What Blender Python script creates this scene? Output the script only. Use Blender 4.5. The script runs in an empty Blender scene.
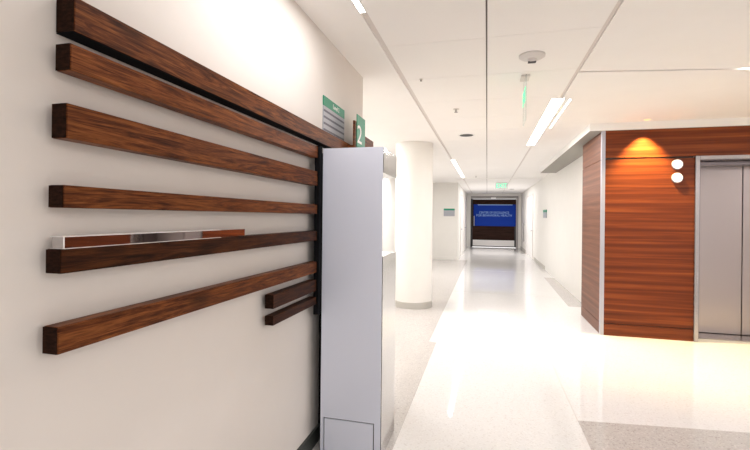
import bpy, bmesh, math, random
from mathutils import Vector, Matrix
random.seed(4)
S = bpy.context.scene
C = S.collection

# ------------------------------------------------------------ camera
F = 430.0
yaw = math.atan(112 / F); roll = math.radians(.6)
fw = Vector((-math.sin(yaw), math.cos(yaw), 0)); r0 = Vector((math.cos(yaw), math.sin(yaw), 0)); u0 = Vector((0, 0, 1))
rt = r0 * math.cos(roll) + u0 * math.sin(roll); up = -r0 * math.sin(roll) + u0 * math.cos(roll)
cd = bpy.data.cameras.new('camera'); cam = bpy.data.objects.new('camera', cd); C.objects.link(cam)
cd.sensor_width = 36; cd.lens = F * 36 / 750; cd.clip_start = .02
cd.shift_y = -8.17 / 750
m = Matrix((rt, up, -fw)).transposed().to_4x4(); m.translation = Vector((0, 0, 1.45))
cam.matrix_world = m
S.camera = cam

# ------------------------------------------------------------ world, exposure
w = bpy.data.worlds.new('world'); S.world = w; w.use_nodes = True
w.node_tree.nodes['Background'].inputs[0].default_value = (1, .98, .96, 1)
w.node_tree.nodes['Background'].inputs[1].default_value = .8
S.view_settings.view_transform = 'Standard'; S.view_settings.look = 'None'
S.view_settings.gamma = 1; S.view_settings.use_curve_mapping = False
S.view_settings.exposure = 0.5
S.cycles.use_denoising = True
S.cycles.max_bounces = 10
S.cycles.diffuse_bounces = 6

def area(name, loc, sx, sy, power, col=(1, .98, .985), rot=(0, 0, 0)):
    l = bpy.data.lights.new(name, 'AREA'); l.shape = 'RECTANGLE'; l.size = sx; l.size_y = sy
    l.energy = power; l.color = col
    o = bpy.data.objects.new(name, l); C.objects.link(o); o.location = loc; o.rotation_euler = rot
    return o
P_FILL = 30
FILL_TROFFERS = [(3.6, .6), (1.9, -1.6), (5.4, 2.6), (5.4, -1.6)]  # added fill lamps in the lobby ceiling, all outside the view
HIDDEN_FILL_TROFFERS = [(-2.25, 4.5), (-2.35, 6.6), (-2.15, 11.0)]  # more added fill, hidden behind the wall end and the column
for x, y in FILL_TROFFERS:
    area('fill_light', (x, y, 2.632), .5, .5, P_FILL)
for x, y in HIDDEN_FILL_TROFFERS:
    area('fill_light', (x, y, 2.632), .5, .5, P_FILL * .8)
area('strip_light', (-.70, 11.1, 2.630), .07, 4.1, 42)
area('strip_light', (.69, 6.0, 2.630), .07, 2.9, 36)
area('strip_light', (-.71, 1.85, 2.630), .03, 1.1, 7)
area('strip_light', (.3, 17.5, 2.630), 1.2, 3.0, 60)  # added wide fill lamp for the far corridor, without a fixture

# ------------------------------------------------------------ helpers
def box(bm, x0, x1, y0, y1, z0, z1, bev=0):
    vs = [bm.verts.new((x, y, z)) for z in (z0, z1) for y in (y0, y1) for x in (x0, x1)]
    fs = [(0, 2, 3, 1), (4, 5, 7, 6), (0, 1, 5, 4), (2, 6, 7, 3), (0, 4, 6, 2), (1, 3, 7, 5)]
    F_ = [bm.faces.new([vs[i] for i in f]) for f in fs]
    if bev:
        es = set(e for f in F_ for e in f.edges)
        bmesh.ops.bevel(bm, geom=list(es), offset=bev, segments=2, affect='EDGES')
def prism(bm, pts, z0, z1):
    n = len(pts)
    a = [bm.verts.new((x, y, z0)) for x, y in pts]; b = [bm.verts.new((x, y, z1)) for x, y in pts]
    bm.faces.new(a[::-1]); bm.faces.new(b)
    for i in range(n): bm.faces.new((a[i], a[(i + 1) % n], b[(i + 1) % n], b[i]))
def lathe(bm, prof, cx, cy, cz, axis='Z', n=32):
    """prof: list of (r, h) along the axis; closed at both ends"""
    rings = []
    for r, h in prof:
        ring = []
        for k in range(n):
            a = 2 * math.pi * k / n; u, v = r * math.cos(a), r * math.sin(a)
            p = {'Z': (u, v, h), 'Y': (u, h, v), 'X': (h, u, v)}[axis]
            ring.append(bm.verts.new((cx + p[0], cy + p[1], cz + p[2])))
        rings.append(ring)
    for a, b in zip(rings, rings[1:]):
        for k in range(n): bm.faces.new((a[k], a[(k + 1) % n], b[(k + 1) % n], b[k]))
    bm.faces.new(rings[0]); bm.faces.new(rings[-1])
def obj(name, bm, mat, parent=None, smooth=False, **props):
    bmesh.ops.recalc_face_normals(bm, faces=bm.faces)
    me = bpy.data.meshes.new(name); bm.to_mesh(me); bm.free()
    if smooth:
        for p in me.polygons: p.use_smooth = True
        try: me.set_sharp_from_angle(angle=math.radians(40))
        except Exception: pass
    me.materials.append(mat)
    o = bpy.data.objects.new(name, me); C.objects.link(o)
    if parent is not None:
        o.parent = parent; o.matrix_parent_inverse = Matrix.Translation(-parent.location)
    for k, v in props.items(): o[k] = v
    return o
def B(name, mat, *boxes, parent=None, bev=0, **props):
    bm = bmesh.new()
    for b in boxes: box(bm, *b, bev=bev)
    return obj(name, bm, mat, parent, **props)
def struct(name, mat, *boxes, **kw):
    return B(name, mat, *boxes, kind='structure', **kw)
def thing(name, label, cat, loc=(0, 0, 0), group=None):
    o = bpy.data.objects.new(name, None); C.objects.link(o); o.location = loc; o.empty_display_size = .1
    o['label'] = label; o['category'] = cat
    if group: o['group'] = group
    return o
def tag(o, label, cat, group=None):
    o['label'] = label; o['category'] = cat
    if group: o['group'] = group
    return o
def copy_tree(src, delta, label):
    r = src.copy(); C.objects.link(r); r.location = src.location + Vector(delta); r['label'] = label
    for ch in list(src.children):
        c = ch.copy(); C.objects.link(c); c.parent = r; c.matrix_parent_inverse = ch.matrix_parent_inverse.copy()
        for g in list(ch.children):
            d = g.copy(); C.objects.link(d); d.parent = c; d.matrix_parent_inverse = g.matrix_parent_inverse.copy()
    return r
def text_mesh(name, body, size, mat, M, parent=None, width=None, depth=.0008, **props):
    cu = bpy.data.curves.new(name, 'FONT'); cu.body = body; cu.size = size; cu.align_x = 'CENTER'; cu.align_y = 'CENTER'; cu.extrude = depth
    t = bpy.data.objects.new('tmp', cu); C.objects.link(t)
    bpy.context.view_layer.update()
    me = bpy.data.meshes.new_from_object(t.evaluated_get(bpy.context.evaluated_depsgraph_get()))
    C.objects.unlink(t); bpy.data.objects.remove(t)
    if width:
        xs = [v.co.x for v in me.vertices]; k = width / (max(xs) - min(xs))
        me.transform(Matrix.Diagonal((k, 1, 1, 1)))
    me.transform(M); me.name = name
    me.materials.clear(); me.materials.append(mat)
    o = bpy.data.objects.new(name, me); C.objects.link(o)
    if parent is not None:
        o.parent = parent; o.matrix_parent_inverse = Matrix.Translation(-parent.location)
    for k, v in props.items(): o[k] = v
    return o
# text facing -Y (read from the camera) / facing +X (on the left wall)
def face_my(x, y, z): return Matrix.Translation((x, y, z)) @ Matrix.Rotation(math.pi / 2, 4, 'X')
def face_px(x, y, z): return Matrix.Translation((x, y, z)) @ Matrix.Rotation(math.pi / 2, 4, 'Z') @ Matrix.Rotation(math.pi / 2, 4, 'X')

# ------------------------------------------------------------ materials
def mat(name, col, rough=.6, metal=0, emit=0, spec=.5, coat=0):
    m = bpy.data.materials.new(name); m.use_nodes = True
    b = m.node_tree.nodes['Principled BSDF']
    b.inputs['Base Color'].default_value = (*col, 1); b.inputs['Roughness'].default_value = rough
    b.inputs['Metallic'].default_value = metal; b.inputs['Specular IOR Level'].default_value = spec
    b.inputs['Coat Weight'].default_value = coat
    if emit:
        b.inputs['Emission Color'].default_value = (*col, 1); b.inputs['Emission Strength'].default_value = emit
    return m
def ramp_noise(m, stops, scale, vec_scale=(1, 1, 1), detail=6, distort=0, rough=.6, wave=None, bump=0):
    """object-space noise -> colour ramp -> base colour"""
    nt = m.node_tree; N, L = nt.nodes, nt.links; b = N['Principled BSDF']
    tc = N.new('ShaderNodeTexCoord'); mp = N.new('ShaderNodeMapping'); mp.inputs['Scale'].default_value = vec_scale
    L.new(tc.outputs['Object'], mp.inputs[0])
    oi = N.new('ShaderNodeObjectInfo'); ad = N.new('ShaderNodeVectorMath'); ad.operation = 'MULTIPLY_ADD'
    L.new(oi.outputs['Random'], ad.inputs[0]); ad.inputs[1].default_value = (37, 13, 21); L.new(mp.outputs[0], ad.inputs[2])
    n = N.new('ShaderNodeTexNoise'); n.inputs['Scale'].default_value = scale; n.inputs['Detail'].default_value = detail
    n.inputs['Roughness'].default_value = rough; n.inputs['Distortion'].default_value = distort
    L.new(ad.outputs[0], n.inputs['Vector'])
    src = n.outputs['Fac']
    if wave:
        ws, wd, mixf = wave
        wv = N.new('ShaderNodeTexWave'); wv.wave_type = 'BANDS'; wv.bands_direction = 'Z'
        wv.inputs['Scale'].default_value = ws; wv.inputs['Distortion'].default_value = wd; wv.inputs['Detail'].default_value = 4
        wv.inputs['Detail Scale'].default_value = 1.2
        L.new(ad.outputs[0], wv.inputs['Vector'])
        mx = N.new('ShaderNodeMix'); mx.inputs['Factor'].default_value = mixf
        L.new(n.outputs['Fac'], mx.inputs[2]); L.new(wv.outputs['Fac'], mx.inputs[3]); src = mx.outputs[0]
    cr = N.new('ShaderNodeValToRGB'); e = cr.color_ramp.elements
    e[0].position, e[0].color = stops[0][0], (*stops[0][1], 1); e[1].position, e[1].color = stops[-1][0], (*stops[-1][1], 1)
    for p, c in stops[1:-1]:
        k = e.new(p); k.color = (*c, 1)
    L.new(src, cr.inputs[0]); L.new(cr.outputs[0], b.inputs['Base Color'])
    if bump:
        bp = N.new('ShaderNodeBump'); bp.inputs['Strength'].default_value = bump; bp.inputs['Distance'].default_value = .002
        L.new(src, bp.inputs['Height']); L.new(bp.outputs[0], b.inputs['Normal'])
    return m

M_WALL = ramp_noise(mat('wall_paint', (.8, .76, .7), .75, spec=.3), [(.3, (.70, .655, .615)), (.7, (.72, .675, .635))], 3)
M_WALLR = ramp_noise(mat('wall_paint_right', (.84, .8, .73), .6, spec=.4), [(.3, (.76, .74, .70)), (.7, (.78, .76, .72))], 3)
M_CEIL = ramp_noise(mat('ceiling_paint', (.84, .81, .78), .9, spec=.1), [(.3, (.86, .84, .82)), (.7, (.88, .86, .84))], 3)
M_TILE = ramp_noise(mat('ceiling_tile', (.86, .83, .8), .9, spec=.1), [(.3, (.87, .85, .83)), (.7, (.89, .87, .85))], 160)
M_GAP = mat('joint_shadow_gap', (.25, .22, .21), .9)
M_CHAN = mat('slot_channel', (.68, .63, .60), .5)
M_JOINT = mat('terrazzo_joint', (.55, .52, .49), .3)
def terrazzo(name, a, b_, chip, rough=.12):
    m = mat(name, a, rough, spec=.6); nt = m.node_tree; N, L = nt.nodes, nt.links; b = N['Principled BSDF']
    tc = N.new('ShaderNodeTexCoord'); v = N.new('ShaderNodeTexVoronoi'); v.inputs['Scale'].default_value = 110
    L.new(tc.outputs['Object'], v.inputs['Vector'])
    sp = N.new('ShaderNodeSeparateColor'); L.new(v.outputs['Color'], sp.inputs[0])
    cr = N.new('ShaderNodeValToRGB'); e = cr.color_ramp.elements
    e[0].position, e[0].color = 0, (*chip, 1); e[1].position, e[1].color = 1, (*b_, 1)
    k = e.new(.16); k.color = (*a, 1); k = e.new(.8); k.color = (*a, 1)
    L.new(sp.outputs[0], cr.inputs[0])
    n = N.new('ShaderNodeTexNoise'); n.inputs['Scale'].default_value = 1.6; n.inputs['Detail'].default_value = 3
    L.new(tc.outputs['Object'], n.inputs['Vector'])
    mr = N.new('ShaderNodeMapRange'); mr.inputs['To Min'].default_value = rough * .7; mr.inputs['To Max'].default_value = rough * 1.4
    L.new(n.outputs['Fac'], mr.inputs[0]); L.new(mr.outputs[0], b.inputs['Roughness'])
    L.new(cr.outputs[0], b.inputs['Base Color'])
    return m
M_FLOOR = terrazzo('terrazzo_white', (.75, .735, .72), (.80, .785, .77), (.66, .635, .61), .035)
M_FGREY = terrazzo('terrazzo_grey', (.52, .49, .465), (.62, .59, .56), (.38, .35, .33), .09)
M_BASE = mat('baseboard_grey', (.46, .44, .40), .45)
def walnut(name, k):
    st = [(.30, (.014, .004, .002)), (.42, (.060, .0165, .0052)), (.52, (.125, .037, .0105)), (.64, (.20, .066, .018)), (.8, (.29, .105, .032))]
    m = ramp_noise(mat(name, (.2, .08, .04), .45, spec=.1), [(p, tuple(c * k for c in col)) for p, col in st],
        4.2, (3, .6, 8.5), 12, 2.2, .70, bump=.03)
    nt = m.node_tree; N, L = nt.nodes, nt.links; b = N['Principled BSDF']; base = b.inputs['Base Color'].links[0].from_socket
    # dark knots and fine pores
    tc = N.new('ShaderNodeTexCoord'); mp = N.new('ShaderNodeMapping'); mp.inputs['Scale'].default_value = (2, 2.2, 6)
    oi = N.new('ShaderNodeObjectInfo'); ad = N.new('ShaderNodeVectorMath'); ad.operation = 'MULTIPLY_ADD'; ad.inputs[1].default_value = (11, 29, 7)
    v = N.new('ShaderNodeTexVoronoi'); v.inputs['Scale'].default_value = 1.0
    L.new(tc.outputs['Object'], mp.inputs[0]); L.new(oi.outputs['Random'], ad.inputs[0]); L.new(mp.outputs[0], ad.inputs[2]); L.new(ad.outputs[0], v.inputs['Vector'])
    mr = N.new('ShaderNodeMapRange'); mr.inputs['From Min'].default_value = .04; mr.inputs['From Max'].default_value = .2; mr.inputs['To Min'].default_value = .25; mr.inputs['To Max'].default_value = 1
    L.new(v.outputs['Distance'], mr.inputs[0])
    mp2 = N.new('ShaderNodeMapping'); mp2.inputs['Scale'].default_value = (60, 6, 160); L.new(tc.outputs['Object'], mp2.inputs[0])
    n2 = N.new('ShaderNodeTexNoise'); n2.inputs['Scale'].default_value = 3; n2.inputs['Detail'].default_value = 3; L.new(mp2.outputs[0], n2.inputs['Vector'])
    mr2 = N.new('ShaderNodeMapRange'); mr2.inputs['From Min'].default_value = .35; mr2.inputs['From Max'].default_value = .6; mr2.inputs['To Min'].default_value = .6; mr2.inputs['To Max'].default_value = 1.1
    L.new(n2.outputs['Fac'], mr2.inputs[0])
    mu = N.new('ShaderNodeMath'); mu.operation = 'MULTIPLY'; L.new(mr.outputs[0], mu.inputs[0]); L.new(mr2.outputs[0], mu.inputs[1])
    vm = N.new('ShaderNodeVectorMath'); vm.operation = 'SCALE'; L.new(base, vm.inputs[0]); L.new(mu.outputs[0], vm.inputs['Scale']); L.new(vm.outputs[0], b.inputs['Base Color'])
    return m
M_WALNUT = walnut('walnut', 1.15); M_WALNUTL = walnut('walnut_pale', 1.35); M_WALNUTD = walnut('walnut_dark', .42)
M_WALEND = ramp_noise(mat('walnut_end_grain', (.05, .02, .012), .8, spec=.05),
    [(.3, (.006, .003, .002)), (.7, (.035, .014, .008))], 60, (1, 1, 3), 4)
M_PANEL = ramp_noise(mat('cladding_wood', (.3, .08, .03), .34, spec=.22),
    [(.26, (.070, .013, .003)), (.45, (.125, .025, .0055)), (.58, (.18, .039, .0085)), (.78, (.30, .078, .016))],
    4, (.16, .16, 6.5), 8, .4, .62, wave=(.5, 3, .12))
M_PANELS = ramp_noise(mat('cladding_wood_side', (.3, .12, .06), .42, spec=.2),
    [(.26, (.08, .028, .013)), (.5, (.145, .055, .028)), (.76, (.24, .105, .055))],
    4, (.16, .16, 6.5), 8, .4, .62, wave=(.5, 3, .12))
M_ALU = mat('satin_aluminium', (.45, .45, .50), .35, .7)
def brushed(name, col, rough, metal, sc):
    m = mat(name, col, rough, metal); nt = m.node_tree; N, L = nt.nodes, nt.links; b = N['Principled BSDF']
    tc = N.new('ShaderNodeTexCoord'); mp = N.new('ShaderNodeMapping'); mp.inputs['Scale'].default_value = sc
    n = N.new('ShaderNodeTexNoise'); n.inputs['Scale'].default_value = 60; n.inputs['Detail'].default_value = 3
    L.new(tc.outputs['Object'], mp.inputs[0]); L.new(mp.outputs[0], n.inputs['Vector'])
    mr = N.new('ShaderNodeMapRange'); mr.inputs['To Min'].default_value = rough * .85; mr.inputs['To Max'].default_value = rough * 1.2
    L.new(n.outputs['Fac'], mr.inputs[0]); L.new(mr.outputs[0], b.inputs['Roughness'])
    return m
M_STEEL = brushed('brushed_steel', (.67, .70, .80), .42, .25, (1, 1, .05))
M_STEELS = brushed('polished_steel', (.60, .595, .59), .13, .95, (1, 1, .05))
M_DOOR = brushed('elevator_door_steel', (.40, .35, .345), .33, .85, (1, 1, .04))
M_FRAME = brushed('elevator_frame_steel', (.40, .37, .37), .25, .95, (1, 1, .05))
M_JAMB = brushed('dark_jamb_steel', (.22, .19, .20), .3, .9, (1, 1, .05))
M_MIRROR = mat('mirror_metal', (.55, .53, .53), .03, 1)
M_EDGE = mat('polished_bright_edge', (.95, .94, .93), .35, .3)
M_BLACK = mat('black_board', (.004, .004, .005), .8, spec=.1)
M_DARK = mat('dark_seam', (.03, .028, .03), .6)
M_GREEN = mat('green_sign', (.0, .23, .125), .4)
M_GREY = mat('grey_sign', (.36, .37, .41), .4)
M_LINE = mat('grey_dark_line', (.10, .10, .13), .5)
M_WHITE = mat('white_plastic', (.82, .80, .78), .4)
M_DET = mat('detector_plastic', (.66, .63, .61), .5)
M_BLUE = mat('blue_sign', (.001, .035, .33), .5, spec=.15)
M_LTBLUE = mat('light_blue_letters', (.30, .50, .82), .5)
M_DKWOOD = ramp_noise(mat('dark_door_wood', (.03, .015, .012), .6, spec=.05), [(.3, (.018, .009, .007)), (.7, (.05, .024, .018))], 5, (.4, .4, 8))
M_GFRAME = mat('grey_door_frame', (.33, .31, .30), .4, .3)
M_STRIP = mat('fluorescent_diffuser', (1, .97, .93), .5, emit=5)
M_FILL = mat('fill_diffuser', (1, .97, .93), .5, emit=3)
M_LENS = mat('lantern_lens', (1, .86, .74), .5, emit=1.1)
M_LED = mat('green_lit_letters', (.05, .75, .38), .5, emit=.8)
M_ACR = mat('clear_acrylic', (.62, .86, .76), .05); M_ACR.node_tree.nodes['Principled BSDF'].inputs['Alpha'].default_value = .22
M_BULB = mat('downlight_lens', (1, .72, .35), .5, emit=.8)

# ------------------------------------------------------------ structure
H = 2.65
struct('floor', M_FLOOR, (-2.8, 7.0, -4.0, 22.2, -.1, 0))
bm = bmesh.new(); prism(bm, [(-2.7, -4), (-.555, -4), (-.555, 5.0), (-.64, 5.03), (-.64, 14.98), (-2.7, 14.98)], 0, .0015)
obj('floor_inlay_left', bm, M_FGREY, kind='structure')
bm = bmesh.new(); prism(bm, [(.65, -1.2), (6.9, -1.2), (6.9, 4.10), (.648, 3.363)], 0, .0015)
obj('floor_inlay_lobby', bm, M_FGREY, kind='structure')
bm = bmesh.new(); prism(bm, [(1.32, 7.69), (1.6, 7.69), (1.6, 11.3), (1.37, 11.3)], 0, .0015)
obj('floor_inlay_right', bm, M_FGREY, kind='structure')
bm = bmesh.new(); prism(bm, [(.85, 21.9), (1.42, 18.3), (1.6, 18.3), (1.6, 21.9)], 0, .0015)
obj('floor_inlay_door', bm, M_FGREY, kind='structure')
bm = bmesh.new(); box(bm, .643, .649, 3.363, 5.93, 0, .0012)
for y in (8.6, 12.2, 16.0): box(bm, -.63, 1.36, y, y + .006, 0, .0012)
obj('floor_joint', bm, M_JOINT, kind='structure')

struct('wall_left', M_WALL, (-1.20, -1.05, -4.0, 3.57, 0, H))
struct('wall_alcove', M_WALLR, (-2.8, -1.20, 3.42, 3.57, 0, H), (-2.8, -2.65, 3.57, 15.0, 0, H))
struct('wall_corridor_left', M_WALLR, (-2.8, -.97, 15.0, 22.0, 0, H))
struct('wall_right', M_WALLR, (1.6, 1.78, 7.07, 22.0, 0, H))
bm = bmesh.new()
box(bm, -2.8, -.79, 22.0, 22.2, 0, H); box(bm, 1.47, 1.78, 22.0, 22.2, 0, H); box(bm, -.79, 1.47, 22.0, 22.2, 2.53, H)
obj('wall_far', bm, M_WALLR, kind='structure')
# elevator block: core behind the cladding, with the door opening
EX0, EX1 = 2.44, 3.72
struct('wall_elevator', M_WALLR, (1.42, EX0 - .03, 5.96, 7.06, 0, 2.56), (EX1 + .03, 6.8, 5.96, 7.06, 0, 2.56),
       (EX0 - .03, EX1 + .03, 5.96, 7.06, 2.21, 2.56), (EX0 - .03, EX1 + .03, 6.6, 7.06, 0, 2.21))
struct('wall_lobby', M_WALL, (6.8, 6.95, -4.0, 7.06, 0, H))
struct('baseboard_left', mat('baseboard_shaded', (.05, .055, .05), .45), (-1.05, -1.036, -4.0, 3.57, 0, .10))  # dark baseboard colour carries the shadow beside the cabinet
struct('baseboard_right', M_BASE, (1.585, 1.6, 13.0, 15.9, 0, .105), (1.585, 1.6, 19.1, 22.0, 0, .105))
struct('baseboard_corridor', M_WALLR, (-.97, -.958, 15.0, 22.0, 0, .10), (-2.65, -.958, 14.988, 15.0, 0, .10))

# ceiling: tiled strip over the corridor, painted board either side, slots between
bm = bmesh.new()
ys = [-4 + .0] ; y = 2.95 - .765 * 9
ylist = []
while y < 22: ylist.append(y); y += .765
for x0, x1 in ((-.695, -.020), (-.010, .685)):
    for a in ylist:
        b_ = min(a + .765, 22)
        if b_ <= a: continue
        g = .0022
        box(bm, x0, x1, a + g, b_ - g, H, H + .02)
obj('ceiling_tiles', bm, M_TILE, kind='structure')
struct('ceiling_plenum', M_GAP, (-.68, .67, -4, 22.0, H + .021, H + .06))
struct('ceiling_channel', M_CHAN, (-.74, -.695, -4, 22, H + .012, H + .05), (.685, .72, -4, 22, H + .012, H + .05))
struct('ceiling', M_CEIL, (-2.8, -.735, -4, 22, H, H + .06))
bm = bmesh.new()
sk = .166
prism(bm, [(.715, -4), (6.95, -4), (6.95, 3.795 + sk * 6.23), (.715, 3.795)], H, H + .06)
prism(bm, [(.715, 3.83), (6.95, 3.83 + sk * 6.23), (6.95, 7.06), (1.78, 7.06), (1.78, 22), (.715, 22)], H, H + .06)
obj('ceiling_lobby', bm, M_CEIL, kind='structure')
bm = bmesh.new(); prism(bm, [(.715, 3.79), (6.95, 3.79 + sk * 6.23), (6.95, 3.84 + sk * 6.23), (.715, 3.84)], H + .03, H + .065)
obj('ceiling_slot', bm, M_CHAN, kind='structure')
M_SOFF = mat('soffit_shade', (.33, .315, .285), .8)  # shade under the soffit put into the colour as grey
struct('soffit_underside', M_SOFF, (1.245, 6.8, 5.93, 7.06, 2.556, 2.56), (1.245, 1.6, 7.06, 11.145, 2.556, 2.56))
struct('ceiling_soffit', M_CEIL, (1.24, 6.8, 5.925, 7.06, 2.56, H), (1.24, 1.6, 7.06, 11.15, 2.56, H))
struct('ceiling_bulkhead', M_CEIL, (-.97, 1.6, 13.45, 13.5, H - .012, H), )

# round column
bm = bmesh.new(); lathe(bm, [(.305, .0), (.305, H)], -1.165, 7.0, 0, n=64)
col = obj('round_column', bm, M_WALLR, smooth=True)
tag(col, 'cream round column standing behind the steel cabinet', 'column')
bm = bmesh.new(); lathe(bm, [(.312, .0015), (.312, .10), (.305, .104)], -1.165, 7.0, 0, n=64)
obj('column_base', bm, M_BASE, col, smooth=True, label='grey round base band')

# ------------------------------------------------------------ walnut slats on the left wall
XF, XB = -.985, -1.030
def slat(name, y0, y1, z0, z1, label, group='walnut slats on the left wall', xf=XF, xb=XB, m_=None, under=False):
    m_ = m_ or M_WALNUT
    t = thing(name, label, 'wooden slat', (xb, y0, z0), group)
    bm = bmesh.new(); box(bm, xb, xf, y0 + .002, y1, z0, z1, bev=.0018); obj('plank', bm, m_, t)
    bm = bmesh.new(); box(bm, xb + .001, xf - .001, y0, y0 + .002, z0 + .001, z1 - .001); obj('end_grain', bm, M_WALEND, t, label='dark cut end of the slat')
    if under: B('underside', M_BLACK, (xb, xf - .001, y0 + .001, y1, z0 - .002, z0), parent=t, label='black underside plate')  # thin flat black plate over the slat's lower face
    n = 3 if y1 - y0 > 1 else 2
    for i in range(n):
        yy = y0 + (y1 - y0) * (i + .5) / n
        B('standoff', M_BLACK, (-1.05, xb, yy - .02, yy + .02, z0 + .015, z1 - .015), parent=t)
    return t
YE = 2.405
slat('wall_slat', .838, 3.50, 1.902, 1.988, 'topmost walnut slat, longest one, running past the steel cabinet', xf=-.992, xb=-1.048, under=True)
slat('wall_slat', .823, YE, 1.800, 1.866, 'walnut slat tucked just under the longest top slat', m_=M_WALNUTL)
slat('wall_slat', .815, YE, 1.633, 1.718, 'thick walnut slat, third from the top of the wall')
slat('wall_slat', .809, YE, 1.464, 1.519, 'thin walnut slat directly above the mirrored bar')
slat('wall_slat', .804, YE, 1.305, 1.364, 'dark walnut slat carrying the mirrored metal bar on its top', m_=M_WALNUTD)
slat('wall_slat', .798, YE, 1.113, 1.179, 'long walnut slat, lowest of those reaching the left end of the wall')
slat('wall_slat', 1.868, YE, 1.003, 1.071, 'short walnut slat beside the cabinet, upper of the short pair', m_=M_WALNUTD)
slat('wall_slat', 1.868, YE, .923, .968, 'short thin walnut slat beside the cabinet, lower of the short pair', m_=M_WALNUTD)

t = thing('mirrored_bar', 'slim mirrored metal bar lying on top of the dark walnut slat', 'metal bar', (-1.03, .81, 1.3642))
B('mirror_face', M_MIRROR, (-1.028, -.990, .818, 1.62, 1.3655, 1.393), parent=t)
B('bright_edge', M_EDGE, (-1.030, -.987, .815, 1.45, 1.393, 1.3942), (-1.030, -.987, .815, 1.45, 1.3642, 1.3654),
  (-.990, -.987, .815, .8168, 1.3654, 1.393), parent=t, label='bright polished rim')

# ------------------------------------------------------------ steel cabinet at the end of the slats
CX0, CX1, CY0, CY1, CZ = -.968, -.595, 2.45, 2.86, 1.862
t = thing('steel_cabinet', 'tall brushed steel cabinet standing at the right end of the walnut slats', 'cabinet', (CX0, CY0, 0))
B('hood', M_STEELS, (CX0 + .004, CX1, CY0 + .030, CY1, 1.712, CZ), parent=t, label='polished hood at the top', bev=.002)
B('lower_box', M_STEELS, (CX0 + .004, CX1, CY0 + .030, CY1, .003, 1.215), parent=t, label='polished lower box', bev=.002)
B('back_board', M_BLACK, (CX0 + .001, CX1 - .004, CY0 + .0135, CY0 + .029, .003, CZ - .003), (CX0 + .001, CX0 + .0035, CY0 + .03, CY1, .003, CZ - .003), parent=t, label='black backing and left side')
# front sheet with a hatch cut out of it
hx0, hx1, hz = -.942, -.637, .226
bm = bmesh.new()
box(bm, CX0, CX1 + .001, CY0, CY0 + .008, hz + .006, CZ); box(bm, CX0, hx0 - .006, CY0, CY0 + .008, .003, hz + .006)
box(bm, hx1 + .006, CX1 + .001, CY0, CY0 + .008, .003, hz + .006)
obj('front_panel', bm, M_STEEL, t, label='brushed blue-grey steel front')
B('hatch', M_STEEL, (hx0, hx1, CY0, CY0 + .008, .008, hz), parent=t)
B('seam_backing', M_BLACK, (CX0 + .006, CX1 - .004, CY0 + .008, CY0 + .013, .003, CZ - .005), parent=t)
o = B('slat_end_shade', M_BLACK, (-1.004, -.972, 2.407, 2.448, .86, 1.872), (-1.05, -1.004, 2.425, 2.448, 1.13, 1.16), (-1.05, -1.004, 2.425, 2.448, 1.65, 1.70))  # added black strip imitating the shadow at the slat ends
tag(o, 'narrow black strip imitating the shadow where the slats end at the steel cabinet', 'shade strip')
o = B('gap_shade', M_BLACK, (-1.05, CX0, 2.62, 2.64, 0.002, 1.86))  # black sheet filling the gap in place of its deep shadow
tag(o, 'dark strip imitating the shadow in the gap between left wall and steel cabinet', 'board')

# ------------------------------------------------------------ signs on the left wall
t = thing('directory_sign', 'green-topped grey directory sign on the left wall above the top slat', 'sign', (-1.05, 2.88, 1.95))
B('sign_plate', M_GREY, (-1.05, -1.044, 2.64, 3.065, 1.93, 2.180), parent=t)
B('sign_header', M_GREEN, (-1.05, -1.043, 2.64, 3.065, 2.182, 2.245), parent=t, label='green header strip')
bm = bmesh.new()
for k in range(5):
    z = 2.150 - k * .042
    box(bm, -1.044, -1.0432, 2.645, 3.060, z - .007, z + .007)
obj('text_rows', bm, M_LINE, t)
text_mesh('lettering', 'Level 2', .045, M_WHITE, face_px(-1.0425, 2.88, 2.212), t)
t = thing('floor_number_sign', 'green projecting sign with a white figure 2 beside the wall corner', 'sign', (-.95, 3.1, 1.96))
B('sign_plate', M_GREEN, (-.936, -.930, 3.025, 3.235, 1.965, 2.205), parent=t)
B('wood_backing', M_WALNUT, (-.950, -.936, 2.985, 3.06, 1.95, 2.150), (-.950, -.938, 3.06, 3.52, 1.95, 2.085), (-.992, -.950, 3.0, 3.3, 1.95, 1.975), parent=t, label='brown wooden backing board')
text_mesh('lettering', '2', .19, M_WHITE, face_px(-.9292, 3.085, 2.055), t, width=.11)
# directory on the far left corridor corner
t = thing('room_sign', 'small green and grey room sign on the white wall left of the blue door', 'sign', (-1.27, 15.0, 1.5))
B('sign_plate', M_GREY, (-1.45, -1.075, 14.985, 15.0, 1.50, 1.70), parent=t)
B('sign_header', M_GREEN, (-1.45, -1.075, 14.983, 15.0, 1.70, 1.76), parent=t)
t = thing('room_sign', 'small green and grey room sign on the right corridor wall', 'sign', (1.6, 12.9, 1.5))
B('sign_plate', M_GREY, (1.58, 1.6, 12.70, 13.35, 1.47, 1.63), parent=t)
B('sign_header', M_GREEN, (1.578, 1.6, 12.70, 13.35, 1.63, 1.70), parent=t)
o = B('wall_switch', M_WHITE, (1.585, 1.6, 16.05, 16.2, 1.52, 1.66), bev=.003)
tag(o, 'tiny white switch plate on the right wall near the far door', 'switch')

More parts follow.
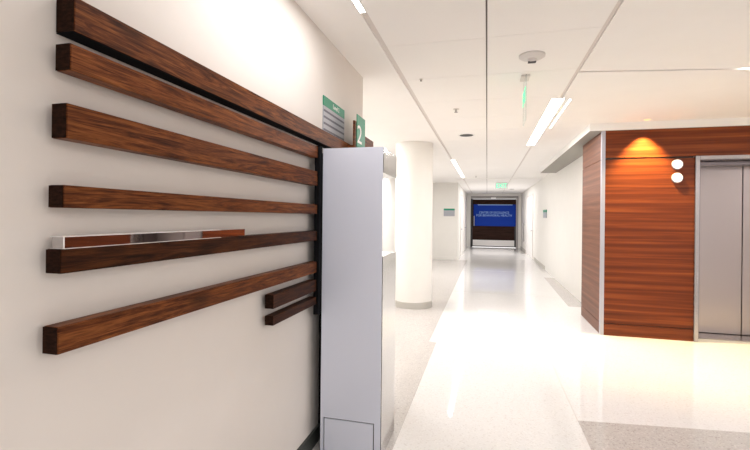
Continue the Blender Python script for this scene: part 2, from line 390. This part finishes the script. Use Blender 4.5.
# ------------------------------------------------------------ far end: doors
t = thing('blue_sign_door', 'dark wood door with blue lettered panel at the corridor end', 'door', (.35, 22, 0))
B('door_leaf', M_DKWOOD, (-.70, 1.37, 22.03, 22.08, .03, 2.38), parent=t)
sg = B('blue_panel', M_BLUE, (-.65, 1.355, 22.015, 22.03, 1.055, 2.12), parent=t, label='blue panel with pale lettering')
bl = B('pale_rim', M_LTBLUE, (-.45, 1.2, 22.010, 22.015, 2.085, 2.12), parent=sg)
text_mesh('lettering', 'CENTER OF EXCELLENCE', .15, M_LTBLUE, face_my(.33, 22.012, 1.715), sg, width=1.42, depth=.002)
text_mesh('lettering', 'FOR BEHAVIORAL HEALTH', .15, M_LTBLUE, face_my(.33, 22.012, 1.575), sg, width=1.68, depth=.002)
B('kick_plate', M_WHITE, (-.68, 1.30, 22.020, 22.03, .07, .36), parent=t, label='bright pale kick plate')
bm = bmesh.new(); lathe(bm, [(.022, 0), (.022, .5)], -.62, 21.97, 1.05, n=12); box(bm, -.63, -.61, 21.97, 22.03, 1.10, 1.12); box(bm, -.63, -.61, 21.97, 22.03, 1.46, 1.48)
obj('pull_handle', bm, M_ALU, t)
B('door_frame', M_GFRAME, (1.37, 1.47, 21.98, 22.1, 0, 2.53), (-.79, 1.37, 21.98, 22.1, 2.40, 2.53), parent=t)
B('dark_jamb', M_DARK, (-.79, -.70, 21.985, 22.1, 0, 2.40), (1.30, 1.37, 22.0, 22.1, .03, 1.05), parent=t, label='black left jamb')
B('closer', M_WHITE, (.18, .42, 21.90, 21.98, 2.40, 2.47), bev=.01, parent=t)
# side doors of the far corridor
def side_door(n, x, y0, y1, sgn):
    t = bpy.data.objects.new('door_%d' % n, None); C.objects.link(t); t['kind'] = 'structure'; t.location = (x, (y0 + y1) / 2, 0)
    a, b_ = sorted((x, x - sgn * .02)); B('door_frame', M_BASE if sgn > 9 else M_CHAN, (a, b_, y0 - .05, y0, 0, 2.35), (a, b_, y1, y1 + .05, 0, 2.35), (a, b_, y0, y1, 2.3, 2.35), parent=t)
    a, b_ = sorted((x, x - sgn * .008)); d = B('door_leaf', M_WHITE, (a, b_, y0, y1, .01, 2.3), parent=t)
    a, b_ = sorted((x - sgn * .008, x - sgn * .06)); B('door_handle', M_ALU, (a, b_, y0 + .12, y0 + .22, 1.0, 1.03), parent=d)
side_door(1, 1.6, 16.4, 18.9, 1)
side_door(2, -.97, 16.6, 18.2, -1)
side_door(3, -.97, 19.4, 21.0, -1)
o = B('pull_bar', M_GFRAME, (1.55, 1.575, 20.0, 20.06, .42, 1.25), (1.575, 1.6, 20.0, 20.06, .47, .50), (1.575, 1.6, 20.0, 20.06, 1.15, 1.18))
tag(o, 'tall vertical grey pull bar on right wall beside the dark door', 'handle')

# ------------------------------------------------------------ wood cladding round the elevator
g = .004
def board(label, m_, *b):
    tag(B('wood_panel', m_, *b), label, 'wood panel', 'wood panels of the elevator block')
for z0, z1, w_ in ((.002, .15 - g, 'low plinth'), (.15 + g, 2.20 - g, 'tall middle'), (2.20 + g, 2.555, 'top band')):
    if z0 < 2:
        board('red-brown %s wood panel left of the elevator door' % w_, M_PANEL, (1.426, EX0 - .046, 5.93, 5.952, z0, z1))
        board('red-brown %s wood panel right of the elevator door' % w_, M_PANEL, (EX1 + .046, 6.79, 5.93, 5.952, z0, z1))
    else:
        board('red-brown top band wood panel running over the elevator door', M_PANEL, (1.426, 6.79, 5.93, 5.952, z0 + .012, z1))
    board('paler brown %s wood panel on the corridor side of the corner strip' % w_, M_PANELS, (1.39, 1.411, 5.986, 7.07, z0, z1))
struct('trim_seam', M_DARK, (1.428, EX0 - .05, 5.953, 5.959, .01, 2.55), (EX1 + .05, 6.78, 5.953, 5.959, .01, 2.55), (1.412, 1.4195, 5.99, 7.06, .01, 2.55))
tag(B('corner_trim', M_ALU, (1.385, 1.425, 5.925, 5.985, .002, 2.555), bev=.002), 'satin aluminium corner strip on the wood elevator block', 'metal trim')

# elevator
t = thing('elevator', 'elevator with brushed steel doors and frame in the wood wall', 'elevator', ((EX0 + EX1) / 2, 6.0, 0))
DY = 6.38
B('frame', M_FRAME, (EX0 - .045, EX0, 5.905, DY + .1, .002, 2.215), (EX1, EX1 + .045, 5.905, DY + .1, .002, 2.215),
  (EX0, EX1, 5.905, DY + .1, 2.172, 2.215), parent=t, bev=.004)
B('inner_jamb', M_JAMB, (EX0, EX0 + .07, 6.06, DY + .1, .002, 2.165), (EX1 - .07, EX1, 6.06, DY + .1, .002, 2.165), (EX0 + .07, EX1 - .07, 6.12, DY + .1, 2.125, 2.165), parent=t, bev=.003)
mid = 3.10
B('door_panel', M_DOOR, (EX0 + .07, mid - .006, DY, DY + .03, .02, 2.125), parent=t)
B('door_panel', M_DOOR, (mid + .006, EX1 - .07, DY, DY + .03, .02, 2.125), parent=t)
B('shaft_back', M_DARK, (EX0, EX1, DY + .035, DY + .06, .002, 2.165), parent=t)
B('sill', M_FRAME, (EX0 + .07, EX1 - .07, 6.10, DY + .03, .001, .012), parent=t)

def lantern(z, label):
    t = thing('hall_lantern', label, 'indicator light', (2.21, 5.93, z), 'elevator lanterns')
    bm = bmesh.new(); lathe(bm, [(.062, 0), (.062, -.012), (.056, -.016)], 2.21, 5.93, z, 'Y', 32); obj('bezel', bm, M_ALU, t, True)
    bm = bmesh.new(); lathe(bm, [(.053, -.014), (.050, -.024), (.03, -.030)], 2.21, 5.93, z, 'Y', 32); obj('lens', bm, M_LENS, t, True)
lantern(2.120, 'round white elevator lantern, upper of the two')
lantern(1.958, 'round white elevator lantern, lower of the two')

# ------------------------------------------------------------ ceiling fixtures
def strip(x0, x1, y0, y1, label):
    t = thing('strip_light', label, 'ceiling light', ((x0 + x1) / 2, (y0 + y1) / 2, H), 'linear ceiling lights')
    B('housing', M_WHITE, (x0 - .004, x0, y0, y1, H - .004, H + .02), (x1, x1 + .004, y0, y1, H - .004, H + .02), (x0, x1, y0 - .004, y0, H - .004, H + .02), (x0, x1, y1, y1 + .004, H - .004, H + .02), parent=t)
    B('diffuser', M_STRIP, (x0, x1, y0, y1, H - .002, H + .01), parent=t)
strip(.615, .735, 4.60, 7.45, 'bright linear light on the right edge of the tiled ceiling')
strip(.785, .805, 4.65, 6.1, 'thin lit line just right of the bright linear ceiling light')
strip(-.735, -.66, 9.0, 13.1, 'linear light far along the left ceiling slot')
strip(-.735, -.700, 1.3, 2.42, 'linear light at the near left ceiling slot, above the slats')
t = thing('slot_light', 'short lit slot in the lobby ceiling above the elevator doors', 'ceiling light', (2.4, 4.1, H))
bm = bmesh.new(); prism(bm, [(1.95, 3.797 + sk * 1.235), (6.9, 3.797 + sk * 6.185), (6.9, 3.828 + sk * 6.185), (1.95, 3.828 + sk * 1.235)], H + .002, H + .02)
obj('diffuser', bm, M_STRIP, t)
first = None
for i, (x, y) in enumerate(FILL_TROFFERS + HIDDEN_FILL_TROFFERS):
    if first is None:
        first = t = thing('fill_troffer', 'square fill light added out of view', 'ceiling light', (x, y, H), 'added square fill lights')  # square fixtures drawn for the added fill lamps
        B('housing', M_WHITE, (x - .31, x + .31, y - .31, y - .29, H - .012, H), (x - .31, x + .31, y + .29, y + .31, H - .012, H), (x - .31, x - .29, y - .29, y + .29, H - .012, H), (x + .29, x + .31, y - .29, y + .29, H - .012, H), parent=t)
        B('diffuser', M_FILL, (x - .29, x + .29, y - .29, y + .29, H - .006, H), parent=t)
    else:
        copy_tree(first, (x - FILL_TROFFERS[0][0], y - FILL_TROFFERS[0][1], 0), 'square fill light added out of view')

# downlights washing the wood
def spot(x, y, label, power=260):
    t = thing('downlight', label, 'ceiling light', (x, y, H), 'downlights over the wood wall')
    bm = bmesh.new(); lathe(bm, [(.055, 0), (.055, -.004), (.045, -.006)], x, y, H, n=32); obj('trim_ring', bm, M_CEIL, t, True)
    bm = bmesh.new(); lathe(bm, [(.035, -.006), (.03, -.008)], x, y, H, n=24); obj('lens', bm, M_BULB, t, True)
    l = bpy.data.lights.new('lamp', 'SPOT'); l.energy = power; l.color = (1, .76, .34); l.spot_size = math.radians(84); l.spot_blend = .7; l.shadow_soft_size = .008
    o = bpy.data.objects.new('lamp', l); C.objects.link(o); o.parent = t; o.location = (0, 0, -.022)
spot(1.84, 5.785, 'recessed downlight above the bare wood wall left of the elevator')
spot(3.22, 5.785, 'recessed downlight above the elevator doors', 120)

# smoke detector, sprinklers, recessed slot, exit signs
bm = bmesh.new(); lathe(bm, [(.092, 0), (.092, -.012), (.070, -.026), (.052, -.030)], .308, 3.345, H, n=40)
t = thing('smoke_detector', 'round white smoke detector on the corridor ceiling tiles', 'smoke detector', (.308, 3.345, H)); obj('base', bm, M_DET, t, True)
bm = bmesh.new(); lathe(bm, [(.034, -.029), (.034, -.040), (.026, -.052)], .308, 3.345, H, n=24); obj('sensor', bm, M_CHAN, t, True)
B('vent_slot', M_DARK, (.280, .336, 3.325, 3.365, H - .054, H - .050), parent=t)
def sprinkler(x, y, label, k=1):
    t = thing('sprinkler', label, 'sprinkler', (x, y, H), 'ceiling sprinklers')
    bm = bmesh.new(); lathe(bm, [(.035 * k, 0), (.033 * k, -.005)], x, y, H, n=24); obj('escutcheon', bm, M_CHAN, t, True)
    bm = bmesh.new(); lathe(bm, [(.008, -.004), (.008, -.035 * k)], x, y, H, n=12); lathe(bm, [(.02 * k, -.035 * k), (.02 * k, -.038 * k)], x, y, H, n=16); obj('head', bm, M_GFRAME, t, True)
sprinkler(-.343, 4.82, 'small sprinkler on the left ceiling tiles, nearer the dark recessed disc')
sprinkler(-.566, 3.71, 'tiny sprinkler closest to the left ceiling slot', .5)
sprinkler(-.317, 12.65, 'distant sprinkler on the ceiling before the green exit sign')
for x, y, lab in ((-.30, 6.36, 'dark round recessed downlight in the corridor ceiling'), (.98, 18.5, 'dark round recessed downlight in the ceiling near the far door')):
    t = thing('recessed_downlight', lab, 'vent', (x, y, H), 'round recessed downlights')  # unlit recessed downlight, drawn as a dark disc in a ring
    bm = bmesh.new(); lathe(bm, [(.125, 0), (.115, -.006)], x, y, H, n=32); obj('ring', bm, M_WHITE, t, True)
    bm = bmesh.new(); lathe(bm, [(.10, -.005), (.095, -.008)], x, y, H, n=32); obj('aperture', bm, M_DARK, t, True)
# near exit sign, hung edge-on
ex, ey0, ey1 = .30, 3.72, 3.99
t = thing('exit_sign', 'clear green-tinted exit sign hanging edge-on from the corridor ceiling', 'exit sign', (ex, 3.85, H), 'exit signs')
B('canopy', M_CHAN, (ex - .035, ex + .035, 3.78, 3.93, H - .016, H), parent=t, bev=.003)
B('panel', M_ACR, (ex - .004, ex + .004, ey0, ey1, 2.26, H - .016), parent=t, label='clear acrylic pane')
text_mesh('lettering', 'EXIT', .17, M_LED, Matrix.Translation((ex - .006, 3.85, 2.47)) @ Matrix.Rotation(-math.pi / 2, 4, 'Z') @ Matrix.Rotation(math.pi / 2, 4, 'X'), t, width=.26)
# far exit sign facing the camera
fx, fy = .46, 15.0
t = thing('exit_sign', 'green lit exit sign hanging in front of the blue lettered door', 'exit sign', (fx, fy, H), 'exit signs')
B('canopy', M_WHITE, (fx - .18, fx + .18, fy - .03, fy + .03, H - .03, H), parent=t)
B('panel', M_ACR, (fx - .20, fx + .20, fy - .005, fy + .005, 2.44, H - .03), parent=t, label='clear acrylic pane')
text_mesh('lettering', 'EXIT', .21, M_LED, face_my(fx, fy - .01, 2.53), t, width=.34)
